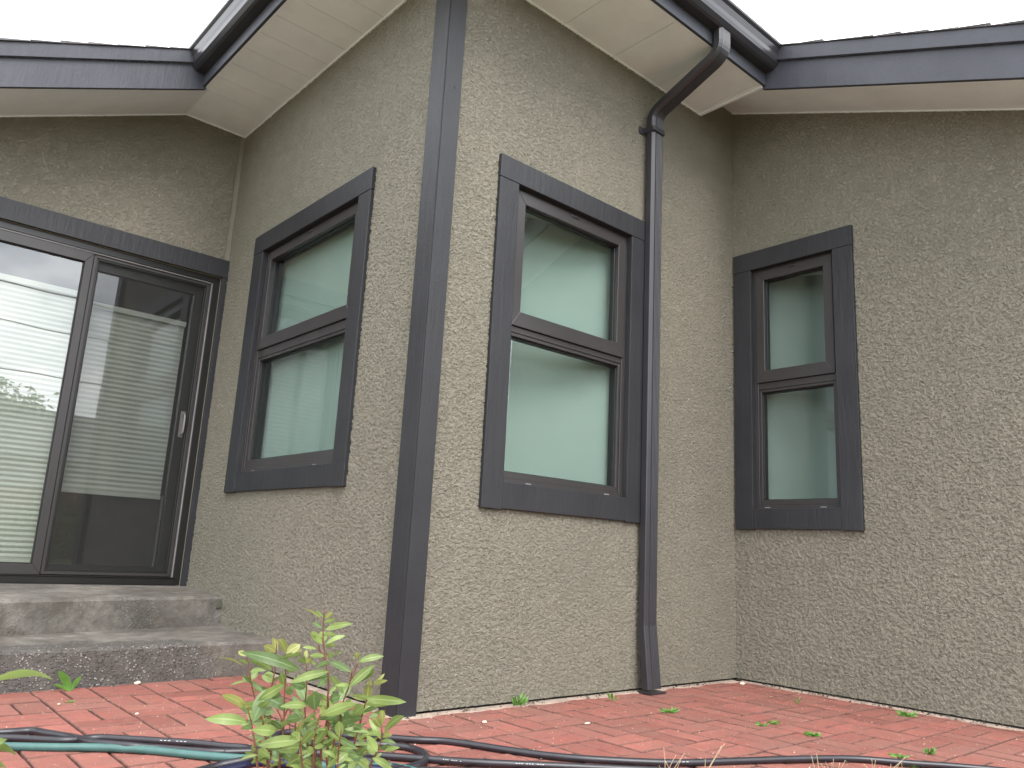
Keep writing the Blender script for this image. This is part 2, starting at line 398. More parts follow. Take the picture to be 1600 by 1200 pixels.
def make_window(d, label):
    T = d['T']; o0, o1, o2, o3 = d['o']; i0, i1, i2, i3 = d['i']
    b = MB()
    ring(b, i0+.001, i1-.001, i2+.001, i3-.001, .026, -.11, -.012, T)              # outer vinyl frame
    mid0, mid1 = d['lowtop'], d['sash']-.002
    b.box(i0+.027, i1-.027, mid0+.018, mid1, -.10, -.016, 0, T)              # meeting rail
    li, lb = d['lowins']
    # lower fixed light: bead round the glass
    ring(b, i0+.0275, i1-.0275, i2+.0275, mid0+.0175, li-.0265, -.075, -.020, T, tv=(lb-.0265, .017))
    ring(b, i0+li+.0005, i1-li-.0005, i2+lb+.0005, mid0, .006, -.070, -.034, T, mi=1)
    # weep covers and drip line
    for t_ in (.22, .86):
        uu = i0 + (i1-i0)*t_; b.box(uu-.018, uu+.018, i2+.008, i2+.014, -.012, -.009, 2, T)
    f = b.build('window', [M['vinyl'], M['gasket'], M['lightalum']], house, bevel=.0018, bseg=1)
    f['label'] = label
    c = MB()
    c.box(o0, o1, i3-.003, o3, -.0112, .0275, 0, T)                    # head board over both stiles
    c.box(o0+.001, i0+.003, o2, i3-.0042, -.0110, .026, 0, T); c.box(i1-.003, o1-.001, o2, i3-.0042, -.0110, .026, 0, T)
    c.box(i0+.0042, i1-.0042, o2+.004, i2+.003, -.0108, .0245, 0, T)
    c.build('casing', M['trim'], f, bevel=.0025)
    s = MB()
    u = d['upins']
    ring(s, i0+.022, i1-.022, d['sash'], i3-.016, u-.022, -.065, -.004, T, tv=(.074, u-.016))
    ring(s, i0+u+.0005, i1-u-.0005, d['sash']+.0745, i3-u-.0005, .006, -.060, -.030, T, mi=1)
    um = (i0+i1)/2
    s.box(um-.028, um+.028, i3-.034, i3-.020, -.004, .0015, 2, T)
    s.build('sash', [M['vinyl'], M['gasket'], M['alum']], f, bevel=.002, bseg=1)
    for (a, e, lo, hi) in ((i0+u+.003, i1-u-.003, d['sash']+.077, i3-u-.003), (i0+li+.003, i1-li-.003, i2+lb+.003, mid0-.003)):
        g = MB(); q = [(a, lo), (e, lo), (e, hi), (a, hi)]
        g.solid([(x, y, -.050) for x, y in q], [(x, y, -.046) for x, y in q], 0, T)
        g.build('glass_pane', M['glass'], f)
    r = MB(); ring(r, i0-.02, i1+.02, i2-.02, i3+.02, .028, -.40, -.151, T); r.build('inner_jamb', M['white'], f)
    p = MB(); n = 16
    U = [i0+.012+(i1-i0-.024)*k/n for k in range(n+1)]
    wa, wb = d['shade']
    W = [wa+(wb-wa)*(k/n)**(.6 if wb < wa else 1.7)  for k in range(n+1)]
    lo, hi = i2+.01, i3-.01
    for k in range(n):
        p.solid([(U[k], lo, W[k]), (U[k+1], lo, W[k+1]), (U[k+1], lo, W[k+1]-.002), (U[k], lo, W[k]-.002)],
                [(U[k], hi, W[k]), (U[k+1], hi, W[k+1]), (U[k+1], hi, W[k+1]-.002), (U[k], hi, W[k]-.002)], 0, T)
    p.build('privacy_shade', M[d.get('mat', 'frost')], f, smooth=False)
    return f
make_window(W1, 'wide two pane window beside the sliding glass door')
make_window(W2, 'two pane window between the corner trim and the downspout')
make_window(W3, 'narrow two pane window on the right wing')

# ------------------------------------------------------------------ sliding door
T = TD
b = MB()
ring(b, DX0+.001, DX1-.001, .346, 2.385, .045, -.13, -.006, T, tv=(.040, .040))
b.box(DX0+.02, DX1-.02, .3865, .392, -.04, .0, 0, T)
b.box(DX1-.075, DX1-.0465, .386, 2.345, -.120, -.062, 0, T)
b.box(DX1-.052, DX1-.0462, .392, 2.340, -.058, -.010, 1, T)      # pale jamb liner
b.box(DX0+.046, DX1-.053, 2.336, 2.344, -.05, -.012, 1, T)
b.box(DX0+.02, DX1-.02, .340, .3455, -.02, .012, 2, T)
door = b.build('sliding_door', [M['black'], M['lightalum'], M['gasket']], house, bevel=.0015, bseg=1)
c = MB()
c.box(DX0-.10, 0-.001, 2.389, 2.515, 0, .027, 0, T); c.box(DX0-.10, DX0-.001, .344, 2.3875, 0, .025, 0, T); c.box(DX1+.001, -.002, .344, 2.3875, 0, .025, 0, T)
c.build('casing', M['trim'], door, bevel=.002)
s = MB(); ring(s, -1.652, -.829, .393, 2.334, .045, -.050, -.012, T, tv=(.058, .062))
ring(s, -1.606, -.874, .452, 2.2715, .006, -.046, -.024, T, mi=1)
s.build('fixed_panel', [M['vinyl'], M['gasket']], door, bevel=.002, bseg=1)
s = MB(); ring(s, -.842, -.118, .393, 2.334, .062, -.108, -.066, T, tv=(.060, .085))
s.build('sliding_panel', M['black'], door, bevel=.002, bseg=1)
s = MB(); ring(s, -.826, -.098, .396, 2.333, .020, -.040, -.022, T, tv=(.018, .018))
ring(s, -.8055, -.1185, .4145, 2.3145, .010, -.038, -.028, T, mi=1)
scr = s.build('screen_frame', [M['vinyl'], M['black']], door, bevel=.0015, bseg=1)
s = MB(); q = [(-.797, .424), (-.127, .424), (-.127, 2.305), (-.797, 2.305)]
s.solid([(x, y, -.0335) for x, y in q], [(x, y, -.0330) for x, y in q], 0, T); s.build('screen_mesh', M['screen'], door)
for (a, e, lo, hi, w) in ((-1.609, -.871, .449, 2.275, -.034), (-.782, -.178, .450, 2.252, -.086)):
    g = MB(); q = [(a, lo), (e, lo), (e, hi), (a, hi)]
    g.solid([(x, y, w-.004) for x, y in q], [(x, y, w) for x, y in q], 0, T); g.build('glass_pane', M['doorglass'], door)
h = MB()
pts = spline([TD(-.146, 1.30, -.064), TD(-.146, 1.305, -.030), TD(-.146, 1.33, -.020), TD(-.146, 1.40, -.020), TD(-.146, 1.425, -.030), TD(-.146, 1.43, -.064)], 5)
h.tube(pts, .006, 8); h.box(-.160, -.132, 1.28, 1.45, -.066, -.060, 0, T)
h.build('handle', M['lightalum'], door)
def blind(x0, x1, z0, z1, w):
    s = MB(); n = int((z1-z0)/.0155); n += n % 2
    prev = None
    for k in range(n+1):
        z = z0+(z1-z0)*k/n; ww = w + (.003 if k % 2 else -.003)
        cur = (s.b.verts.new(TD(x0, z, ww)), s.b.verts.new(TD(x1, z, ww)), s.b.verts.new(TD(x1, z, ww-.001)), s.b.verts.new(TD(x0, z, ww-.001)))
        if prev:
            for i in range(4): s.b.faces.new((prev[i], prev[(i+1) % 4], cur[(i+1) % 4], cur[i]))
        prev = cur
    s.box(x0, x1, z0-.022, z0-.001, w-.012, w+.012, 0, T); s.box(x0-.004, x1+.004, z1+.001, z1+.035, w-.02, w+.02, 0, T)
    bmesh.ops.recalc_face_normals(s.b, faces=s.b.faces)
    return s.build('pleated_blind', M['blind'], door)
blind(-1.60, -.855, .47, 2.075, -.150)
blind(-.770, -.190, .895, 2.03, -.150)
s = MB(); s.box(-.180, -.162, .40, .90, -.150, -.135, 0, T); s.build('blind_guide', M['lightalum'], door)
# dim room behind the door and the windows
s = MB()
s.box(XD+.16, XB+3, YA+3.2, YA+3.3, .3, 3.0); s.box(XD+.16, XB+3, YA+.16, YA+3.2, .30, .34); s.box(XD+.16, XB+3, YA+.16, YA+3.2, 2.62, 2.66)
s.build('inner_room', M['room'], house)

# ------------------------------------------------------------------ soffits
b = MB()
# panel boards over face A (run across the overhang, along y) and face B
y = YA-.004; first = True
ys = [YA-.003] + [2.083-.205*k for k in range(13)]
ys = [v for v in ys if v > 0]
for a, c in zip(ys[:-1], ys[1:]): b.box(-OA, -.006, c+.0018, a-.0018, ZS, ZS+.012)
xs = [XF-.02, 1.905, 1.505, 1.110, .715, .315, -.085]
for a, c in zip(xs[:-1], xs[1:]): b.box(c+.0018, a-.0018, -OA, -.006, ZS, ZS+.012)
b.solid([(-OA, -OA, ZS), (-.087, -OA, ZS), (-.087, ys[-1]-.002, ZS), (-OA, ys[-1]-.002, ZS)], [(-OA, -OA, ZS+.012), (-.087, -OA, ZS+.012), (-.087, ys[-1]-.002, ZS+.012), (-OA, ys[-1]-.002, ZS+.012)])
b.box(-.085, -.006, -.004, ys[-1]-.002, ZS, ZS+.012)
# J channels
b.box(-.014, -.0005, .093, YA-.001, ZS-.007, ZS-.0005); b.box(.047, XF-.02, -.014, -.0005, ZS-.007, ZS-.0005)
b.box(-OA-.004, -OA+.008, -OA, YF, ZS-.005, ZS-.0005); b.box(-OA+.009, XF-.02, -OA-.004, -OA+.008, ZS-.005, ZS-.0005)
b.box(-.43, -.0145, YA-.014, YA-.0005, ZS-.007, ZS-.0005)
b.box(XF-.038, XF-.020, -OA, -.0145, ZS-.012, ZS-.0005)
# dark closer above the joints
soff = b.build('soffit', M['soffit'], house)
b = MB(); b.box(-OA, -.001, -.05, YA-.001, ZS+.014, ZS+.02); b.box(-.05, XF-.02, -OA, -.051, ZS+.014, ZS+.02)
b.build('soffit_backing', M['gasket'], soff)
# sloping soffit of right wing (between fascia plane and wall C) and left wing
def slope(T2, u0, u1, z, w0, w1, th):
    q = [(u0, z(u0)), (u1, z(u1)), (u1, z(u1)+th), (u0, z(u0)+th)]
    return [(u, v, w0) for u, v in q], [(u, v, w1) for u, v in q], T2
zc = lambda u: ZS + SC_*(u+.43); zd = lambda u: ZS + SD_*(u+.43)
b = MB()
a_, c_, t_ = slope(TC, YC-.45, -.0005, zc, .002, XB-XF, .012); b.solid(a_, c_, 0, t_)
a_, c_, t_ = slope(TC, YC-.45, -.0005, lambda u: zc(u)-.008, .0005, .014, .007); b.solid(a_, c_, 0, t_)
a_, c_, t_ = slope(TC, YC-.45, -.46, lambda u: zc(u)-.006, XB-XF-.012, XB-XF, .005); b.solid(a_, c_, 0, t_)
b.build('soffit', M['soffit'], house)
b = MB()
a_, c_, t_ = slope(TD, XD-.45, -.4305, zd, .002, YA-YF, .012); b.solid(a_, c_, 0, t_)
a_, c_, t_ = slope(TD, XD-.45, -.4305, lambda u: zd(u)-.008, .0005, .014, .007); b.solid(a_, c_, 0, t_)
a_, c_, t_ = slope(TD, XD-.45, -.46, lambda u: zd(u)-.006, YA-YF-.012, YA-YF, .005); b.solid(a_, c_, 0, t_)
b.build('soffit', M['soffit'], house)

# ------------------------------------------------------------------ fascias and rake boards
b = MB()
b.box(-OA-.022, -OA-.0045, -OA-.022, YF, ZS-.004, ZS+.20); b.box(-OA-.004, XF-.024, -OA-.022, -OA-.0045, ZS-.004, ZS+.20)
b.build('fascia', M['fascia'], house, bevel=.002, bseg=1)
def rake(T2, u0, u1, z, w, nm='rake_board'):
    b = MB()
    for lo, hi, pr in ((-.006, .172, 0), (.174, .262, .020)):
        q = [(u0, z(u0)+lo), (u1, z(u1)+lo), (u1, z(u1)+hi), (u0, z(u0)+hi)]
        b.solid([(x, y, w) for x, y in q], [(x, y, w+.022+pr) for x, y in q], 0, T2)
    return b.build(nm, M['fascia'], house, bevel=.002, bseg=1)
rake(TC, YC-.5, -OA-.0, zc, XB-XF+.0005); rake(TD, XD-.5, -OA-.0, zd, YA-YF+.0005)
# shingle edge that steps along both rakes, and the roof planes
def shingles(T2, u0, u1, z, w, sgn):
    b = MB(); u = u1; k = 0
    while u > u0:
        L = random.choice((.14, .135, .15, .28)); a = max(u0, u-L); th = random.choice((.010, .013, .017)); th2 = th*.35
        q = [(a, z(a)+.2635), (u, z(u)+.2635), (u, z(u)+.2635+th2), (a, z(a)+.2635+th)]
        b.solid([(x, y, w-.25) for x, y in q], [(x, y, w+.052+random.uniform(-.004, .004)) for x, y in q], 0, T2)
        u = a; k += 1
    return b.build('shingle_edge', M['shingle'], house)
shingles(TC, YC-.5, -.56, zc, XB-XF, 1); shingles(TD, XD-.5, -.56, zd, YA-YF, 1)
b = MB()
def roofpoly(pts, th=.02):
    b.solid([Vector(p) for p in pts], [Vector(p)+Vector((0, 0, -th)) for p in pts])
zr = ZS+.215
# west plane: over bay face A and left wing ; south plane: over face B and right wing
RX = 5.0; hipx = lambda x: zr + SD_*(x+OA); hipy = lambda y: zr + SC_*(y+OA)
yh = (SD_/SC_)*(RX+OA)-OA
roofpoly([(-OA, -OA, zr), (RX, yh, hipx(RX)), (RX, 12, hipx(RX)), (-OA, 12, zr)])
roofpoly([(-OA, -OA, zr), (12, -OA, zr), (12, yh, hipy(yh)), (RX, yh, hipx(RX))])
roofpoly([(-OA-.001, YF+.02, zr+.02), (-OA-.001, 12, zr+.02), (XD-.5, 12, zd(XD-.5)+.235), (XD-.5, YF+.02, zd(XD-.5)+.235)])
roofpoly([(XF+.02, -OA-.001, zr+.02), (12, -OA-.001, zr+.02), (12, YC-.5, zc(YC-.5)+.235), (XF+.02, YC-.5, zc(YC-.5)+.235)])
b.build('roof', M['shingle'], house)

# ------------------------------------------------------------------ gutter
PROF = [(0, .075), (.052, .075), (.066, .083), (.084, .104), (.090, .125), (.092, .150), (.104, .182), (.118, .196), (.120, .208), (.112, .212), (.108, .206), (.108, .2), (.094, .186), (.084, .152), (.078, .112), (.060, .086), (.004, .080), (.004, .2), (0, .2)]
b = MB(); off = OA+.0225
def gut(path_u0, path_u1, T3, mit0):
    a = [T3(path_u0(d), d, ZS+z) for d, z in PROF]; c = [T3(path_u1(d), d, ZS+z) for d, z in PROF]
    va = [b.b.verts.new(p) for p in a]; vb = [b.b.verts.new(p) for p in c]; n = len(a); fs = []
    for i in range(n): fs.append(b.b.faces.new((va[i], va[(i+1) % n], vb[(i+1) % n], vb[i])))
    fs.append(b.b.faces.new(va)); fs.append(b.b.faces.new(vb)); bmesh.ops.recalc_face_normals(b.b, faces=fs)
gut(lambda d: -off-d, lambda d: YF-.024, lambda u, d, z: (-off-d, u, z), 1)
gut(lambda d: -off-d, lambda d: XF-.026, lambda u, d, z: (u, -off-d, z), 1)
# hanging clips showing on the lip
gutter = b.build('gutter', M['alum'], house, bevel=0)

# ------------------------------------------------------------------ downspout, swept in the plane x = 1.428
prof = []     # (across x, out) outline, front has three shallow flutes
hw, dd = .0465, .023
pr_ = [(-hw, -dd), (hw, -dd), (hw, dd-.010), (hw-.007, dd)]
nf = 5
fx0, fx1 = hw-.012, -hw+.026
for k in range(nf):
    a = fx0+(fx1-fx0)*k/nf; c = fx0+(fx1-fx0)*(k+1)/nf; g_ = (c-a)
    pr_ += [(a, dd), (a+g_*.2, dd-.0022), (a+g_*.6, dd-.0022), (a+g_*.8, dd)]
pr_ += [(-hw+.020, dd), (-hw+.004, dd-.008), (-hw, dd-.012)]
def sweep(b, path, x0=1.4415, k=1.0):
    rings = []
    for i, (y, z) in enumerate(path):
        p0 = path[max(i-1, 0)]; p1 = path[min(i+1, len(path)-1)]
        t = Vector((0, p1[0]-p0[0], p1[1]-p0[1])).normalized()       # heading downward
        n = Vector((0, t.z, -t.y))                                   # outward
        if n.y > 0: n = -n
        if abs(t.z) < .9 and i > 0 and (n.z > 0) : n = -n
        rings.append([b.b.verts.new(Vector((x0, y, z)) + Vector((1, 0, 0))*a*k + n*c*k) for a, c in pr_])
    m_ = len(pr_)
    for i in range(len(rings)-1):
        for j in range(m_): b.b.faces.new((rings[i][j], rings[i][(j+1) % m_], rings[i+1][(j+1) % m_], rings[i+1][j]))
    b.b.faces.new(rings[0]); b.b.faces.new(rings[-1])
    bmesh.ops.recalc_face_normals(b.b, faces=b.b.faces)
def arc(pts, n=5, r=.05):
    out = [pts[0]]
    for i in range(1, len(pts)-1):
        p = Vector(pts[i]); a = (Vector(pts[i-1])-p); c = (Vector(pts[i+1])-p); rr = min(r, a.length*.45, c.length*.45)
        a = p+a.normalized()*rr; c = p+c.normalized()*rr
        for k in range(n+1):
            t = k/n; q = a*(1-t)**2+p*2*t*(1-t)+c*t*t; out.append((q.x, q.y))
    out.append(pts[-1]); return out
b = MB(); sweep(b, [(-.055, 3.12), (-.055, 2.0), (-.055, .34)]); dsp = b.build('downspout', M['alum'], house)
b = MB(); sweep(b, arc([(-.515, 3.545), (-.515, 3.40), (-.055, 3.215), (-.055, 3.085)], 6, .075), k=1.03); b.build('elbow', M['alum'], dsp)
b = MB(); sweep(b, [(-.055, .350), (-.055, .325), (-.088, .022)], k=1.04)
b.box(1.384, 1.503, -.128, -.040, .004, .011); b.build('shoe', M['alum'], dsp)
b = MB(); b.box(1.350, 1.3915, -.013, -.007, 3.080, 3.125); b.box(1.3890, 1.3925, -.0835, -.013, 3.09, 3.12); b.box(1.3930, 1.4905, -.0860, -.0838, 3.09, 3.12); b.box(1.4910, 1.4945, -.0835, -.007, 3.09, 3.12)
b.box(1.3595, 1.498, -.0905, -.0880, 1.85, 1.878) if False else None
b.build('bracket', M['alum'], dsp, bevel=.001, bseg=1)

# ------------------------------------------------------------------ brick paving (basket weave, module 0.214 m)
MOD = .214; GX, GY = -1.080, .424
b = MB(); tl = b.b.verts.layers.float.new('tone') if hasattr(b.b.verts.layers, 'float') else None
def paver(cx, cy, lx, ly):
    hx, hy = lx/2-.0038-random.random()*.001, ly/2-.0038-random.random()*.001; c = .0026
    dz = random.gauss(0, .0011); tx, ty = random.gauss(0, .005), random.gauss(0, .005); tone = min(1, max(0, random.gauss(.5, .27)))
    rot = random.gauss(0, .004)
    def V(x, y, z):
        X = x*math.cos(rot)-y*math.sin(rot); Y = x*math.sin(rot)+y*math.cos(rot)
        v = b.b.verts.new((cx+X, cy+Y, z+dz+x*tx+y*ty)); v[tl] = tone; return v
    top = [V(-hx+c, -hy+c, 0), V(hx-c, -hy+c, 0), V(hx-c, hy-c, 0), V(-hx+c, hy-c, 0)]
    mid = [V(-hx, -hy, -c), V(hx, -hy, -c), V(hx, hy, -c), V(-hx, hy, -c)]
    bot = [V(-hx, -hy, -.03), V(hx, -hy, -.03), V(hx, hy, -.03), V(-hx, hy, -.03)]
    b.b.faces.new(top)
    for i in range(4):
        j = (i+1) % 4
        b.b.faces.new((mid[i], mid[j], top[j], top[i])).material_index = 1; b.b.faces.new((bot[i], bot[j], mid[j], mid[i])).material_index = 1
for i in range(-10, 20):
    for j in range(-16, 8):
        x0 = GX+i*MOD; y0 = GY+j*MOD
        if x0 > XB or y0 > YA: continue
        if x0 > -.1 and y0 > -.05+.1 and x0+MOD > 0 and y0 > 0: continue
        if (i+j) % 2 == 0:
            for k in (0, 1): paver(x0+MOD*(.25+.5*k), y0+MOD/2, MOD/2, MOD)
        else:
            for k in (0, 1): paver(x0+MOD/2, y0+MOD*(.25+.5*k), MOD, MOD/2)
EDGE_P = Vector((0, -1.26, 0)); EDGE_N = Vector((-.494, -.869, 0)).normalized()
def cut(p, n):
    geom = b.b.verts[:]+b.b.edges[:]+b.b.faces[:]
    bmesh.ops.bisect_plane(b.b, geom=geom, plane_co=p, plane_no=n, clear_outer=True)
cut(EDGE_P, EDGE_N)
pav = b.build('brick_paving', [M['brick'], M['joint']]); tag(pav, 'red brick paving laid in basket weave', None, None, 'structure')
b = MB(); b.box(-3.2, XB+.1, -5, YA, -.05, -.012); cut(EDGE_P, EDGE_N)
o = b.build('joint_bed', M['joint']); tag(o, kind='structure')
# mortar strips along the foot of the walls, ragged outer edge
def strip(p0, p1, out, w, n=46):
    b = MB(); p0, p1, out = Vector(p0), Vector(p1), Vector(out); a, c = [], []
    pts = []
    for k in range(n+1):
        p = p0.lerp(p1, k/n); ww = w*(1+.25*math.sin(k*.9)+random.uniform(-.2, .2))
        pts.append((p, p+out*ww))
    for k in range(n):
        (a0, a1), (c0, c1) = pts[k], pts[k+1]; z = Vector((0, 0, .0045)); e = Vector((0, 0, -.02)); s_ = out*.006
        b.poly([a0+z, c0+z, c1+z-s_, a1+z-s_]); b.poly([a1+z-s_, c1+z-s_, c1+e, a1+e])
    bmesh.ops.remove_doubles(b.b, verts=b.b.verts, dist=.0001); bmesh.ops.recalc_face_normals(b.b, faces=b.b.faces)
    o = b.build('mortar_strip', M['mortar']); tag(o, kind='structure')
strip((-.06, -.0, 0), (XB, 0, 0), (0, -1, 0), .055); strip((XB, 0, 0), (XB, YC, 0), (-1, 0, 0), .060)
strip((0, .0, 0), (0, 1.14, 0), (-1, 0, 0), .05)
b = MB(); b.box(.012, .14, .012, YA, -.02, .02); b.box(.012, XB+.1, .012, .14, -.02, .02); b.box(XB+.012, XB+.14, YC, .012, -.02, .02)
b.build('foundation', M['gasket'], house)

# garden bed in the foreground and the yard
b = MB(); n = 60
along = Vector((EDGE_N.y, -EDGE_N.x, 0)); verts = {}
from mathutils import noise as mn
def bedz(x, y): return -.012 + .02*mn.noise(Vector((x*2.2, y*2.2, 0))) + .012*mn.noise(Vector((x*9, y*9, 3)))
for i in range(n+1):
    for j in range(25):
        p = EDGE_P + EDGE_N*(.002+j*.1) + along*(-3+6*i/n); verts[i, j] = b.b.verts.new((p.x, p.y, bedz(p.x, p.y)-.0*j))
for i in range(n):
    for j in range(24): b.b.faces.new((verts[i, j], verts[i+1, j], verts[i+1, j+1], verts[i, j+1]))
bmesh.ops.recalc_face_normals(b.b, faces=b.b.faces)
o = b.build('garden_bed', M['soil'], smooth=True); tag(o, kind='structure')
b = MB(); b.poly([(-80, -80, -.06), (80, -80, -.06), (80, 80, -.06), (-80, 80, -.06)])
o = b.build('ground', M['lawn']); tag(o, kind='structure')

# ------------------------------------------------------------------ concrete steps
def slab(name, fr, z0, zf, zb, yb, parent):
    """fr: front edge points from right to left (x,y)"""
    b = MB(); n = 40; X0, X1 = -2.3, -.004
    def fy(x):
        for (xa, ya), (xb, yb_) in zip(fr[:-1], fr[1:]):
            if xa >= x >= xb: return ya+(yb_-ya)*(x-xa)/(xb-xa)
        return fr[-1][1]
    top, nose, foot, back = [], [], [], []
    for k in range(n+1):
        x = X1+(X0-X1)*k/n; y = fy(x)+.004*mn.noise(Vector((x*6, 1, 0)))+.004*mn.noise(Vector((x*25, 2, 0)))
        zz = zf+.004*mn.noise(Vector((x*7, 9, 0)))
        back.append(b.b.verts.new((x, yb, zb))); top.append(b.b.verts.new((x, y+.02, zz)))
        nose.append(b.b.verts.new((x, y+.002+.003*random.random(), zz-.014))); foot.append(b.b.verts.new((x, y-.004, z0)))
    for k in range(n):
        for a, c in ((back, top), (top, nose), (nose, foot)): b.b.faces.new((a[k], c[k], c[k+1], a[k+1]))
    for k in (0, n):
        bb = b.b.verts.new((top[k].co.x, yb, z0)); b.b.faces.new((back[k], top[k], nose[k], foot[k], bb))
    bmesh.ops.recalc_face_normals(b.b, faces=b.b.faces)
    return b.build(name, M['concrete'], parent)
steps = empty('concrete_steps', (-1.1, 1.8, 0), 'two weathered concrete steps below the sliding glass door', 'steps')
slab('upper_step', [(0, 1.878), (-.56, 1.752), (-1.16, 1.575), (-2.3, 1.45)], .14, .322, .343, YA-.004, steps)
slab('lower_step', [(0, 1.165), (-.72, 1.11), (-1.2, 1.078), (-2.3, 1.05)], -.02, .160, .166, YA-.006, steps)
# broken corner patch on the upper step
b = MB(); P0 = [on(344, 936, 1, 1.872), on(338, 948, 1, 1.868), on(337, 951, 1, 1.868), on(345, 949, 1, 1.872), on(349, 955, 1, 1.874), on(348, 936, 1, 1.874)]
b.solid([p+Vector((0, -.0035, 0)) for p in P0], [p+Vector((0, .006, 0)) for p in P0])
b.build('chipped_patch', mat_simple('damp_olive_patch', (.085, .085, .065), .8, 60, .5, .003), steps)

# ------------------------------------------------------------------ hoses
def hose(name, strands, mat, label, r=.0115, marks=None):
    b = MB()
    for st in strands:
        pts = []
        for p in st:
            q = on(p[0], p[1], 2, .012); z = p[2] if len(p) > 2 else .012
            q = on(p[0], p[1], 2, z); pts.append(q)
        b.tube(spline(pts, 9), r, 12)
    o = b.build(name, mat); tag(o, label, 'hose'); return o
hose('garden_hose', [
    [(-60, 1147), (-10, 1145), (15, 1144), (50, 1142), (75, 1146), (112, 1152), (150, 1160, .018), (200, 1165, .02), (250, 1169), (300, 1173), (340, 1175), (394, 1173), (430, 1169, .02), (487, 1162, .03), (560, 1162, .02), (612, 1165), (645, 1170), (666, 1181), (660, 1192), (640, 1199), (600, 1208), (540, 1216)],
    [(-60, 1153), (0, 1153), (37, 1154), (100, 1157), (150, 1153), (200, 1155), (250, 1158), (300, 1161), (350, 1166), (390, 1170), (430, 1186), (500, 1194), (560, 1199), (640, 1204), (760, 1206)],
    [(300, 1208), (340, 1197), (394, 1184, .025), (420, 1165), (428, 1151), (445, 1145), (480, 1143), (515, 1146), (545, 1150, .02), (560, 1147), (600, 1152), (650, 1156), (706, 1159), (800, 1173), (870, 1182), (950, 1188), (1053, 1192), (1156, 1189), (1250, 1186), (1337, 1186), (1425, 1193), (1510, 1199), (1650, 1212)],
    [(350, 1175.5), (394, 1174.5), (440, 1175), (470, 1176), (550, 1178), (610, 1182), (680, 1187), (740, 1191), (800, 1194), (870, 1197), (960, 1201), (1100, 1207)],
    [(490, 1177), (530, 1179), (565, 1187), (600, 1195), (640, 1206)],
], M['rubber'], 'black rubber garden hose in long loose loops across the brick')
for (xa, ya, xc, yc, n) in ((692, 1186.5, 722, 1190, 9), (806, 1193, 856, 1195.3, 12), (250, 1156.8, 300, 1159.5, 8), (1060, 1190.6, 1085, 1190.2, 4)):
    b = MB()
    for k in range(n):
        if k % 4 == 3: continue
        t0, t1 = k/n, (k+.55)/n
        a = on(xa+(xc-xa)*t0, ya+(yc-ya)*t0, 2, .0225); c = on(xa+(xc-xa)*t1, ya+(yc-ya)*t1, 2, .0225)
        dn = Vector((CF.x, CF.y, 0)).normalized()*.0016
        b.solid([a-dn, c-dn, c+dn, a+dn], [p+Vector((0, 0, .0008)) for p in (a-dn, c-dn, c+dn, a+dn)])
    b.build('printing', M['whitemark'], bpy.data.objects['garden_hose'])
hose('garden_hose', [[(-60, 1166), (0, 1166), (75, 1167.5), (150, 1168), (225, 1171.5), (300, 1179), (360, 1184), (420, 1187), (470, 1190), (520, 1200)],
                     [(560, 1203), (585, 1198), (620, 1199), (650, 1206)]], M['teal'], 'teal green garden hose running beside the black hose', .0120)
hose('garden_hose', [[(340, 1206), (378, 1197), (400, 1191.5), (455, 1193), (530, 1197), (620, 1206)]], M['navy'], 'dark navy blue hose half hidden under the leafy shoots', .0110)

# ------------------------------------------------------------------ leafy shoots
def add_leaf(b, tl, p0, p1, w, mi, roll=0, bend=.12, fold=.18, tone=None, n=7):
    p0, p1 = Vector(p0), Vector(p1); ax = p1-p0; L = ax.length; ax = ax/L
    view = (p0-CC).normalized(); side = ax.cross(view).normalized(); nrm = side.cross(ax).normalized()
    if nrm.z < 0: nrm = -nrm
    cr, sr = math.cos(roll), math.sin(roll)
    s2 = side*cr+nrm*sr; n2 = nrm*cr-side*sr
    if n2.z < 0: n2 = -n2
    tone = random.random() if tone is None else tone
    rows = []
    for k in range(n+1):
        t = k/n; c = p0+ax*L*t + n2*(math.sin(math.pi*t)*bend*L) + Vector((0, 0, -.10*L*t*t))
        ww = w*.5*(t**.72*(1-t)**.85/.335*.98) if 0 < k < n else w*.02
        wav = .06*w*math.sin(t*9+roll*3)
        vs = [b.b.verts.new(c - s2*ww + n2*(fold*ww+wav)), b.b.verts.new(c), b.b.verts.new(c + s2*ww + n2*(fold*ww-wav))]
        for v in vs: v[tl] = tone
        if rb_ := b.b.verts.layers.float.get('rib'): vs[1][rb_] = 1.0
        rows.append(vs)
    for k in range(n):
        for j in (0, 1):
            f = b.b.faces.new((rows[k][j], rows[k][j+1], rows[k+1][j+1], rows[k+1][j])); f.material_index = mi; f.smooth = True
def crop(x, y, t): return deep(300+x/4.4444, 930+y/4.4444, t)
D0 = 1.50
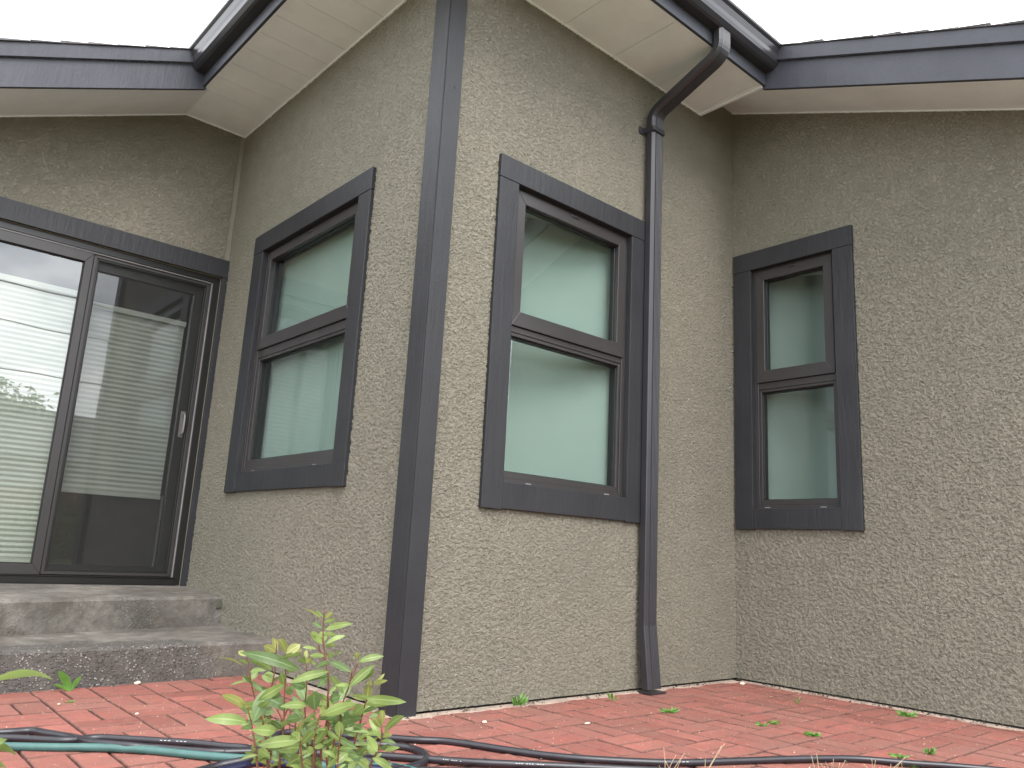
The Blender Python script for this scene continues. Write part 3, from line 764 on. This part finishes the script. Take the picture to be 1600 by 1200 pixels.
stems = {
 'a': ([(380, 412), (398, 520), (410, 600), (432, 700), (470, 800), (500, 920), (520, 1060), (528, 1300)], 1.53),
 'b': ([(385, 772), (405, 860), (425, 960), (440, 1060), (455, 1200), (470, 1400)], 1.46),
 'c': ([(588, 330), (575, 520), (550, 660), (545, 800), (538, 960), (528, 1100), (520, 1350)], 1.56),
 'd': ([(655, 415), (650, 540), (642, 700), (640, 850), (630, 980), (612, 1120), (600, 1350)], 1.50),
 'e': ([(797, 470), (797, 620), (785, 760), (785, 880), (770, 1010), (745, 1350)], 1.57),
 'f': ([(923, 108), (912, 180), (910, 260), (914, 345), (932, 465), (948, 590), (942, 740), (935, 880), (900, 1040), (880, 1350)], 1.52),
 'g': ([(1150, 465), (1120, 560), (1080, 660), (1040, 770), (1022, 870), (990, 1000), (960, 1180), (950, 1380)], 1.49),
 'h': ([(1262, 620), (1220, 710), (1190, 800), (1165, 900), (1130, 1020), (1095, 1150), (1060, 1380)], 1.53),
 'i': ([(1318, 900), (1315, 1000), (1285, 1090), (1240, 1180), (1200, 1380)], 1.45),
 'j': ([(748, 950), (755, 1060), (766, 1180), (775, 1380)], 1.44),
 'k': ([(902, 800), (862, 920), (848, 1050), (836, 1180), (830, 1380)], 1.47),
 'l': ([(1038, 930), (1022, 1050), (1010, 1180), (1000, 1380)], 1.43),
}
def z0_extend(pts):
    e = pts[-1]; q = Vector((e.x + (e.x-PL.x)*-.35, e.y + (e.y-PL.y)*-.35, -.01)); return pts+[q]
PL = deep(490, 1190, 1.50); PL = Vector((PL.x, PL.y, 0))
plant = empty('leafy_shrub', (PL.x, PL.y, 0), 'young leafy green shrub with reddish stems at the front of the brick', 'shrub')
b = MB()
for k, (pl, t) in stems.items():
    pts = [crop(x, y, t) for x, y in pl]; pts = z0_extend(pts)
    b.tube(spline(pts, 4), .0022, 6, rf=lambda u: .45+.75*u)
for k in range(14):
    x = random.uniform(480, 1200); t = random.uniform(1.5, 1.6); y = random.uniform(620, 900)
    pts = z0_extend([crop(x+q*random.uniform(-8, 8), y+(1350-y)*q/4, t) for q in range(5)]); b.tube(spline(pts, 4), .0016, 5, rf=lambda u: .5+.7*u)
for pl, t in (([(878, 345), (895, 400), (932, 468)], 1.52), ([(690, 760), (660, 800), (640, 850)], 1.5), ([(590, 790), (610, 830), (634, 880)], 1.5), ([(1110, 520), (1100, 600), (1075, 670)], 1.5), ([(500, 800), (520, 930), (535, 1000)], 1.55), ([(470, 830), (490, 900), (515, 990)], 1.55)):
    b.tube(spline([crop(x, y, t) for x, y in pl], 4), .0016, 5)
b.build('stem', M['stem'], plant)
LG, LD, LY = 0, 1, 2
leaves = [  # x0,y0 (base) x1,y1 (tip) width, colour, depth, roll
 (905,175,772,70,12,LY,1.5,.9),(925,165,970,105,32,LY,1.5,.2),(925,240,1120,165,42,LG,1.5,.3),(905,340,830,235,46,LG,1.5,.2),(918,325,900,240,55,LG,1.53,.2),
 (930,340,1070,265,32,LG,1.5,.5),(960,450,965,378,36,LG,1.5,.2),(985,425,1058,380,14,LG,1.5,.8),(960,465,865,490,34,LD,1.49,.3),(955,462,1110,515,44,LD,1.5,.4),
 (585,395,500,335,52,LY,1.56,.1),(585,395,565,280,38,LY,1.57,.4),(655,400,605,282,50,LY,1.5,.2),(655,405,755,330,62,LY,1.5,.1),(700,385,765,370,34,LY,1.5,.1),
 (385,420,320,378,34,LY,1.53,.2),(365,500,172,412,12,LY,1.53,.9),(750,520,340,350,74,LD,1.49,.1),(555,520,400,425,50,LG,1.55,.3),(770,415,600,425,30,LG,1.5,.6),
 (865,375,765,350,22,LG,1.52,.5),(790,470,735,430,40,LG,1.52,.3),(790,470,830,430,46,LY,1.52,.1),(800,440,790,370,30,LY,1.53,.2),(830,460,860,475,20,LG,1.52,.2),
 (410,590,455,520,42,LG,1.54,.2),(410,600,350,560,34,LG,1.53,.2),(380,600,258,612,17,LG,1.53,.8),(410,600,500,650,34,LD,1.54,.3),(650,640,620,520,50,LG,1.51,.2),
 (580,600,485,545,56,LG,1.57,.1),(650,530,720,520,22,LG,1.5,.5),(640,620,455,710,62,LG,1.49,.3),(950,530,680,580,56,LG,1.48,.2),(960,560,810,580,24,LD,1.5,.4),
 (960,560,1055,670,42,LG,1.5,.3),(950,560,870,620,50,LD,1.54,.2),(790,640,690,600,60,LD,1.55,.1),(1155,465,1335,405,46,LG,1.49,.3),(1145,450,1143,388,38,LY,1.49,.1),
 (1090,640,1275,455,56,LG,1.49,.3),(1130,600,1270,500,50,LG,1.5,.3),(1250,620,1225,600,52,LY,1.53,.1),(1262,615,1340,530,20,LY,1.52,.5),(1265,620,1360,575,30,LY,1.53,.3),
 (1210,720,1490,712,62,LG,1.5,.15),(1240,720,1100,680,26,LG,1.5,.5),(1205,760,1395,735,46,LG,1.52,.3),(1215,725,1228,610,58,LY,1.52,.1),(900,840,1145,725,70,LG,1.45,.2),
 (855,800,845,655,90,LD,1.46,.1),(890,830,915,760,30,LY,1.46,.3),(795,770,615,750,52,LG,1.47,.3),(700,700,760,800,40,LD,1.5,.3),(545,650,425,860,100,LD,1.5,.3),
 (420,870,540,700,54,LG,1.48,.3),(470,810,578,800,56,LD,1.49,.2),(650,870,758,830,62,LD,1.49,.1),(385,780,210,668,56,LY,1.46,.2),(388,780,335,715,30,LY,1.46,.2),
 (380,880,95,830,74,LG,1.45,.15),(420,920,340,900,34,LD,1.46,.2),(600,760,640,800,30,LD,1.52,.4),(1030,700,960,720,76,LD,1.51,.1),(1035,790,1055,830,34,LD,1.5,.2),
 (745,1010,465,1010,78,LG,1.43,.15),(750,1010,690,950,70,LG,1.44,.1),(760,1040,860,920,58,LG,1.44,.2),(850,1040,940,890,54,LG,1.46,.2),(748,950,752,870,34,LY,1.44,.2),
 (750,1130,655,1165,76,LG,1.43,.2),(1025,985,1020,860,60,LG,1.45,.1),(1060,930,1240,935,36,LG,1.48,.3),(1035,790,940,830,60,LD,1.52,.2),(1120,830,1190,760,70,LG,1.52,.1),
 (1140,870,1150,770,60,LD,1.53,.2),(1310,1000,1230,840,42,LG,1.46,.2),(1320,900,1318,780,40,LY,1.45,.2),(1310,920,1260,830,56,LY,1.46,.2),(1335,950,1475,805,52,LG,1.45,.3),
 (1325,990,1385,950,44,LY,1.45,.2),(1285,1090,1215,960,54,LG,1.44,.2),(1255,1110,1240,1000,60,LG,1.44,.1),(1300,1080,1280,1020,30,LY,1.45,.3),(1335,1080,1445,1040,32,LG,1.45,.3),
 (1250,1130,1400,1195,50,LG,1.44,.2),(1020,1100,940,1180,60,LG,1.44,.1),(950,1160,995,1035,58,LG,1.42,.1),(1000,1175,1090,1080,56,LG,1.43,.2),(1085,1100,1160,1110,40,LD,1.46,.2),
 (455,1070,545,1115,50,LG,1.45,.2),(430,1060,420,1090,32,LG,1.45,.1),(455,1110,335,1130,24,LG,1.45,.4),(690,1060,600,1080,24,LG,1.47,.4),(560,1080,600,1130,40,LD,1.48,.2),
 (840,1060,800,1100,56,LG,1.45,.1),(850,1060,915,1030,36,LG,1.46,.2),(990,1000,960,960,60,LD,1.5,.1),(1020,1000,1155,1050,44,LD,1.47,.2),(620,880,570,870,28,LD,1.52,.3),
 (660,1030,610,1100,40,LD,1.5,.2),(830,1180,770,1140,40,LG,1.44,.2),(1230,1180,1170,1130,44,LG,1.44,.2),(900,1190,860,1150,40,LG,1.43,.1),(1085,1200,1130,1150,46,LG,1.44,.1),
 (690,960,760,1000,60,LD,1.48,.1),(905,980,870,1020,40,LD,1.5,.2),(1090,960,1050,900,44,LD,1.5,.2),(1180,930,1120,900,50,LD,1.5,.1),(700,690,650,650,40,LD,1.53,.2)]
b = MB(); b.b.verts.layers.float.new('tone'); b.b.verts.layers.float.new('rib'); tl = b.b.verts.layers.float['tone']
for (x0, y0, x1, y1, w, mi, t, rl) in leaves:
    p0 = crop(x0, y0, t+random.uniform(-.01, .01)); p1 = crop(x1, y1, t+random.uniform(-.045, .03)); ww = w/4.4444/FPX*t/max(.45, math.cos(rl))*1.04
    add_leaf(b, tl, p0, p1, ww, mi, rl*random.choice((1, -1)), bend=random.uniform(.02, .10), tone=random.random()**1.5)
for k, (pl, t) in stems.items():      # paired leaves up each stem
    P = spline([Vector((x, y, 0)) for x, y in pl], 6); n_ = len(P); sg = 1
    for q in range(4, n_-4, 3):
        x0, y0 = P[q].x, P[q].y
        if y0 > 1230 or random.random() < .25: continue
        sg = -sg; L_ = random.uniform(65, 125); an = random.uniform(.0, .9)
        p0 = crop(x0, y0, t); p1 = crop(x0+sg*L_*math.cos(an), y0-L_*math.sin(an), t+random.uniform(-.05, .04))
        add_leaf(b, tl, p0, p1, L_*.29/4.4444/FPX*t, random.choice((LG, LG, LD)), random.uniform(-.6, .6), bend=random.uniform(.03, .12))
for k in range(90):      # smaller leaves filling the middle of the clump
    x0 = random.uniform(420, 1290); y0 = random.uniform(700 if k % 2 else 860, 1190); a = random.choice((-1, 1)); L_ = random.uniform(70, 150)
    t = random.uniform(1.49, 1.58); p0 = crop(x0, y0, t); p1 = crop(x0+a*L_*random.uniform(.5, 1), y0-L_*random.uniform(-.3, .8), t+random.uniform(-.03, .03))
    add_leaf(b, tl, p0, p1, L_*.27/4.4444/FPX*t, random.choice((LG, LD, LG, LY) if k % 3 == 0 else (LG, LD)), random.uniform(-.6, .6), bend=.08)
for k in range(46):      # low leaves between the stems, out of sight below the picture
    a = random.uniform(0, 6.28); r_ = random.uniform(.02, .1); z = random.uniform(.08, .34)
    p0 = Vector((PL.x+r_*math.cos(a), PL.y+r_*math.sin(a), z)); L = random.uniform(.04, .075)
    p1 = p0+Vector((math.cos(a)*L, math.sin(a)*L, random.uniform(.0, .04))); add_leaf(b, tl, p0, p1, L*.36, random.choice((LG, LD, LD)), random.uniform(-.4, .4))
b.build('foliage', [M['leafg'], M['leafd'], M['leafy']], plant)

# shrub at the left edge whose leaf tips reach into view
PS = deep(-70, 1200, 1.45); side_sh = empty('leafy_shrub', (PS.x, PS.y, 0), 'shrub at the far left edge with only leaf tips showing', 'shrub')
b = MB()
for q in ((-20, 1065), (-40, 1110), (-60, 1150), (-50, 1190)):
    p = deep(q[0], q[1], 1.42); b.tube(spline([p, p.lerp(Vector((PS.x, PS.y, .2)), .6), Vector((PS.x, PS.y, -.01))], 6), .003, 6, rf=lambda u: .5+.6*u)
b.build('stem', M['stem'], side_sh)
b = MB(); tl = b.b.verts.layers.float.new('tone')
for (x0, y0, x1, y1, w, mi, t) in ((-20, 1066, 84, 1049, 9, LG, 1.42), (-25, 1176, 12, 1148, 13, LG, 1.42), (-30, 1168, 26, 1172, 9, LG, 1.42), (-40, 1200, 10, 1192, 12, LG, 1.4), (-40, 1110, -80, 1080, 14, LG, 1.45), (-60, 1150, -110, 1120, 14, LD, 1.45), (-50, 1190, -90, 1180, 14, LD, 1.42), (-20, 1066, -60, 1030, 14, LG, 1.42), (-60, 1150, -20, 1110, 12, LG, 1.45)):
    add_leaf(b, tl, deep(x0, y0, t), deep(x1, y1, t-.02), w*1.5/FPX*t, mi, .5)
b.build('foliage', [M['leafg'], M['leafd'], M['leafy']], side_sh)

# ------------------------------------------------------------------ weeds in the joints
def weed(px, py, size, n, label, mat='weed', tall=.5, group='small weeds growing in the brick joints'):
    p = on(px, py, 2, 0); b = MB(); tl = b.b.verts.layers.float.new('tone')
    for k in range(n):
        a = random.uniform(0, 6.28); r_ = random.uniform(0, size*.5)
        q = p+Vector((math.cos(a)*r_, math.sin(a)*r_*.6, .001)); L = size*random.uniform(.3, .6)
        a2 = a+random.uniform(-.8, .8); e = q+Vector((math.cos(a2)*L, math.sin(a2)*L, L*tall*random.uniform(.4, 1.5)))
        add_leaf(b, tl, q, e, L*.28, 0, random.uniform(-.5, .5), n=3)
    o = b.build('weed', M[mat]); tag(o, label, 'weed', group)
weed(1046, 1113, .055, 46, 'bright green weed on the brick just right of the downspout foot')
weed(1190, 1134, .04, 26, 'dark green weed on the brick below the inner wall corner'); 
weed(1208, 1131, .04, 30, 'green weed touching a darker one below the inner wall corner')
weed(1270, 1150, .05, 42, 'feathery green weed on the brick below the narrow window')
weed(1417, 1119, .06, 46, 'weed on the mortar strip at the foot of the right wall')
weed(1452, 1178, .04, 30, 'small yellowish weed on the brick just above the hose at the right', tall=1)
weed(1404, 1183, .05, 22, 'faint flat weed beside the hose at the right', tall=.3)
weed(811, 1103, .05, 34, 'pale green weed against the wall base between corner trim and downspout', tall=1.6)
weed(958, 1096, .04, 10, 'thin dark weed at the wall base just left of the downspout', tall=2)
weed(107, 1098, .03, 14, 'tiny weed in the brick near the lower concrete step')
weed(1245, 1100, .03, 8, 'wispy weed on the brick in front of the inner wall corner', tall=2)
# broad leaved weed by the step
p = on(110, 1080, 2, 0); b = MB(); tl = b.b.verts.layers.float.new('tone')
for x1, y1, w in ((92, 1043, 13), (97, 1045, 10), (104, 1050, 8), (128, 1052, 8), (120, 1060, 6), (84, 1066, 6)):
    add_leaf(b, tl, p, on(x1, y1, 1, p.y-.01), w*2.9/FPX, 0, .2, bend=.05)
o = b.build('weed', M['weed']); tag(o, 'dandelion like weed growing at the foot of the lower concrete step', 'weed', 'small weeds growing in the brick joints')

# dry grass at the edge of the bed
def tuft(pts, label, green=0):
    b = MB(); tl = b.b.verts.layers.float.new('tone')
    for (x0, y0, x1, y1, t) in pts:
        a = deep(x0, y0, t); c = deep(x1, y1, t-.03); mid = a.lerp(c, .5)+Vector((random.uniform(-.006, .006), random.uniform(-.006, .006), .004))
        g0 = Vector((a.x, a.y, -.015)); b.tube(spline([g0, a, mid, c], 4), .0016, 5, rf=lambda u: 1.5-1.1*u)
    o = b.build('grass_tuft', M['straw']); tag(o, label, 'grass', 'tufts of dry grass at the edge of the bed')
td = 2.30
tuft([(1038, 1225, 1037, 1168, td), (1040, 1225, 1056, 1180, td), (1043, 1225, 1070, 1177, td), (1050, 1228, 1067, 1180, td), (1052, 1226, 1040, 1190, td), (1045, 1226, 1030, 1196, td)], 'dry straw tuft left of the longest bare stalk')
tuft([(1092, 1232, 1132, 1162, td), (1094, 1232, 1102, 1186, td), (1090, 1232, 1128, 1165, td+.01)], 'longest bare straw stalk leaning right over the black hose')
tuft([(1280, 1235, 1268, 1181, td), (1282, 1235, 1276, 1178, td), (1290, 1235, 1300, 1192, td), (1300, 1232, 1321, 1188, td), (1305, 1235, 1302, 1186, td), (1310, 1235, 1290, 1190, td), (1295, 1235, 1312, 1192, td), (1300, 1235, 1283, 1194, td)], 'tangled dry grass tuft right of the longest bare stalk')
tuft([(1368, 1230, 1362, 1186, td), (1372, 1230, 1415, 1183, td), (1370, 1230, 1368, 1188, td), (1376, 1230, 1408, 1190, td), (1405, 1230, 1409, 1192, td), (1380, 1230, 1350, 1194, td), (1380, 1230, 1392, 1194, td)], 'dry grass tuft furthest right on the hose beside green blades')
b = MB(); tl = b.b.verts.layers.float.new('tone')
for k in range(40):
    x = 1425+random.gauss(0, 9); a = deep(x, 1225, td); c = deep(x+random.gauss(0, 6), random.uniform(1184, 1200), td)
    add_leaf(b, tl, (a.x, a.y, -.01), c, .003, 0, random.uniform(-.6, .6), n=3)
o = b.build('grass_tuft', M['weed']); tag(o, 'fresh green grass tuft beside the dry grass at the right', 'grass')

# pebbles, leaf crumbs and grit
def pebble(px, py, r, label, sc=(1, .8, .5)):
    p = on(px, py, 2, r*.4); b = MB(); bmesh.ops.create_icosphere(b.b, subdivisions=2, radius=r)
    for v in b.b.verts: v.co = Vector((v.co.x*sc[0], v.co.y*sc[1], v.co.z*sc[2]))*(1+.25*mn.noise(v.co*(2/r)))+p
    o = b.build('pebble', M['pebble'], smooth=True); tag(o, label, 'pebble', 'pale pebbles on the brick')
pebble(757, 1128, .011, 'pale pebble on the brick right of the corner trim')
pebble(214, 1115, .007, 'small pale pebble on the brick between step and hoses')
pebble(918, 1130, .013, 'long pale chip on the brick left of the downspout', (1.3, .5, .3))
pebble(1160, 1068, .016, 'pale pebble in the inner corner of the two walls', (1.4, .8, .5))
pebble(92, 1100, .006, 'tiny pale pebble near the tiny weed by the steps')
pebble(215, 1067, .012, 'pale stone chip at the foot of the lower concrete step', (1.3, .6, .6))
b = MB(); cnt = 0
while cnt < 3200:
    x = random.uniform(-1.5, XB); y = random.uniform(-2, 1.05)
    if (x > -.03 and y > -.02) or (Vector((x, y, 0))-EDGE_P).dot(EDGE_N) > -.02: continue
    if random.random() > .35+.65*mn.noise(Vector((x*2.5, y*2.5, 5))): 
        if random.random() < .6: continue
    s_ = random.choice((.0007, .0009, .0011, .0015, .0019)); mi = 0 if random.random() < .62 else 1
    q = [Vector((x+random.uniform(-s_, s_)*1.6, y+random.uniform(-s_, s_)*1.6, .0015+random.random()*s_)) for _ in range(3)]+[Vector((x, y, .003+s_))]
    v = [b.b.verts.new(k) for k in q]
    for t3 in ((0, 1, 2), (0, 1, 3), (1, 2, 3), (0, 2, 3)): b.b.faces.new([v[i] for i in t3]).material_index = mi
    cnt += 1
# crumbs of dirt gathered along the wall foot
for k in range(700):
    if random.random() < .5: x, y = random.uniform(-.03, XB), -abs(random.gauss(0, .028))-.004
    else: x, y = XB-abs(random.gauss(0, .028))-.004, random.uniform(-1.7, 0)
    dc = random.choice((random.uniform(0, 1), .5)); s_ = random.uniform(.003, .010)*(1 if mn.noise(Vector((x*3, y*3, 1))) > -.05 else .4)
    q = [Vector((x+random.uniform(-s_, s_)*1.5, y+random.uniform(-s_, s_), .004)) for _ in range(3)]+[Vector((x, y, .005+s_*.8))]
    v = [b.b.verts.new(c) for c in q]
    for t3 in ((0, 1, 2), (0, 1, 3), (1, 2, 3), (0, 2, 3)): b.b.faces.new([v[i] for i in t3]).material_index = 2
o = b.build('grit', [M['pebble'], M['brick'], M['bark']]); tag(o, 'pale grit and crumbs scattered over the brick', 'grit', None, 'stuff')

# ------------------------------------------------------------------ the yard behind the photographer (seen in the glass)
def crown_tree(loc, h, r, kind, label, group):
    t = empty('tree', loc, label, 'tree', group); b = MB(); x, y, z = loc
    b.tube(spline([(x, y, -.05), (x+.05, y, h*.4), (x, y+.05, h*.9)], 5), .035*h, 8, rf=lambda u: 1-.8*u)
    for k in range(7):
        a = k*.9; b.tube(spline([(x, y, h*(.3+.07*k)), (x+math.cos(a)*r*.5, y+math.sin(a)*r*.5, h*(.42+.07*k))], 3), .012*h, 5, rf=lambda u: 1-.7*u)
    b.build('trunk', M['bark'], t)
    b = MB(); tl = b.b.verts.layers.float.new('tone')
    cl = [Vector((random.gauss(0, .42), random.gauss(0, .42), random.uniform(-.9, .9))) for _ in range(26)]
    for k in range(2600):
        c = random.choice(cl); q = c+Vector((random.gauss(0, .17), random.gauss(0, .17), random.gauss(0, .13)))
        if kind == 'conifer':
            zz = random.random(); rad = r*(1-zz)*(.75+.25*math.sin(zz*40)); a = random.uniform(0, 6.28)
            P = Vector((x+math.cos(a)*rad*random.uniform(.3, 1), y+math.sin(a)*rad*random.uniform(.3, 1), h*(.12+.88*zz)))
        else: P = Vector((x+q.x*r, y+q.y*r, h*.62+q.z*h*.36))
        s_ = random.uniform(.07, .14)*(h/5); d = Vector((random.gauss(0, 1), random.gauss(0, 1), random.gauss(0, .6))).normalized(); e = d.orthogonal().normalized(); tn = random.random()
        vs = [b.b.verts.new(P+d*s_), b.b.verts.new(P+e*s_*.5), b.b.verts.new(P-d*s_), b.b.verts.new(P-e*s_*.5)]
        for v in vs: v[tl] = tn*.6
        b.b.faces.new(vs)
    b.build('crown', M['conifer' if kind == 'conifer' else 'crown'], t)
crown_tree((1.25, -19, 0), 5.2, 1.3, 'conifer', 'narrow conifer behind the neighbouring roof', 'trees beyond the yard')
crown_tree((2.6, -20, 0), 4.9, 1.5, 'leaf', 'round tree right beside the narrow conifer', 'trees beyond the yard')
crown_tree((16, -14, 0), 5.5, 2.2, 'leaf', 'round tree at the end of the neighbouring fence', 'trees beyond the yard')
crown_tree((13, -17, 0), 4.6, 2.0, 'leaf', 'low round tree beside the neighbouring house end', 'trees beyond the yard')
crown_tree((-16, 6, 0), 6.0, 2.4, 'leaf', 'tall round tree left of the yard', 'trees beyond the yard')
nb = empty('neighbour_house', (2, -18, 0), 'low neighbouring house with pale siding and grey shingle roof', 'house')
b = MB(); b.box(-7, 10, -24, -16.5, 0, 2.6); b.build('wall', M['siding'], nb)
b = MB(); b.solid([(-7.5, -16, 2.45), (-7.5, -24.5, 2.45), (-7.5, -20.2, 4.3)], [(10.5, -16, 2.45), (10.5, -24.5, 2.45), (10.5, -20.2, 4.3)]); b.build('roof', M['shingle'], nb)
for x in (-4, 0, 4.5, 8):
    b = MB(); ring(b, x-.7, x+.7, .9, 2.1, .08, 0, .05, lambda u, v, w: (u, -16.5+w, v)); f = b.build('window', M['white'], nb)
    b = MB(); b.box(x-.62, x+.62, -16.49, -16.48, .98, 2.02); b.build('pane', M['gasket'], f)
fn = empty('wooden_fence', (0, -13, 0), 'brown board fence across the back of the yard', 'fence'); b = MB()
for k in range(150):
    x = -14+k*.2; b.box(x, x+.185, -13-.02*(k % 2), -12.98-.02*(k % 2), 0, 1.55+random.uniform(-.01, .01))
b.build('board', M['woodfence'], fn)
for k in range(11):
    b = MB(); b.box(-14+k*3-.05, -14+k*3+.05, -12.96, -12.86, 0, 1.65); b.build('post', M['woodfence'], fn)
for k, (x, y, r_) in enumerate(((-1.5, -10.5, .9), (.3, -10.2, .8), (1.9, -10.8, 1.0), (3.8, -10.4, .8), (-3.6, -10.6, .9))):
    b = MB(); tl = b.b.verts.layers.float.new('tone')
    for j in range(1500):
        d = Vector((random.gauss(0, 1), random.gauss(0, 1), random.gauss(0, 1))).normalized()*random.uniform(.55, 1.05)
        P = Vector((x+d.x*r_, y+d.y*r_*.7, .62+d.z*.62)); q = Vector((random.gauss(0, 1), random.gauss(0, 1), random.gauss(0, 1))).normalized(); e = q.orthogonal().normalized(); s_ = random.uniform(.03, .06)
        vs = [b.b.verts.new(P+q*s_), b.b.verts.new(P+e*s_*.5), b.b.verts.new(P-q*s_), b.b.verts.new(P-e*s_*.5)]
        for v in vs: v[tl] = .5*random.random()
        b.b.faces.new(vs)
    o = b.build('yard_shrub', M['hedge']); tag(o, ['rounded shrub second from the fence end', 'rounded shrub in the middle of the fence row', 'largest rounded shrub by the fence', 'rounded shrub nearest the right end of the fence', 'rounded shrub nearest the left end of the fence'][k], 'shrub', 'shrubs along the back fence')
pole = empty('utility_pole', (-9, -15, 0), 'wooden utility pole carrying the overhead wires', 'pole')
b = MB(); b.tube([(-9, -15, -.1), (-9, -15, 7.5)], .13, 10); b.box(-10, -8, -15.06, -14.94, 6.8, 6.95); b.build('mast', M['bark'], pole)
for k, (z, dz_) in enumerate(((7.0, 0), (6.2, -.4), (4.9, -.2))):
    b = MB(); P = [(-9+35*t, -15+.8*t, z+dz_*t-.9*4*t*(1-t)*.5) for t in [i/20 for i in range(21)]]; b.tube(P, .018, 5); b.build('wire', M['gasket'], pole)
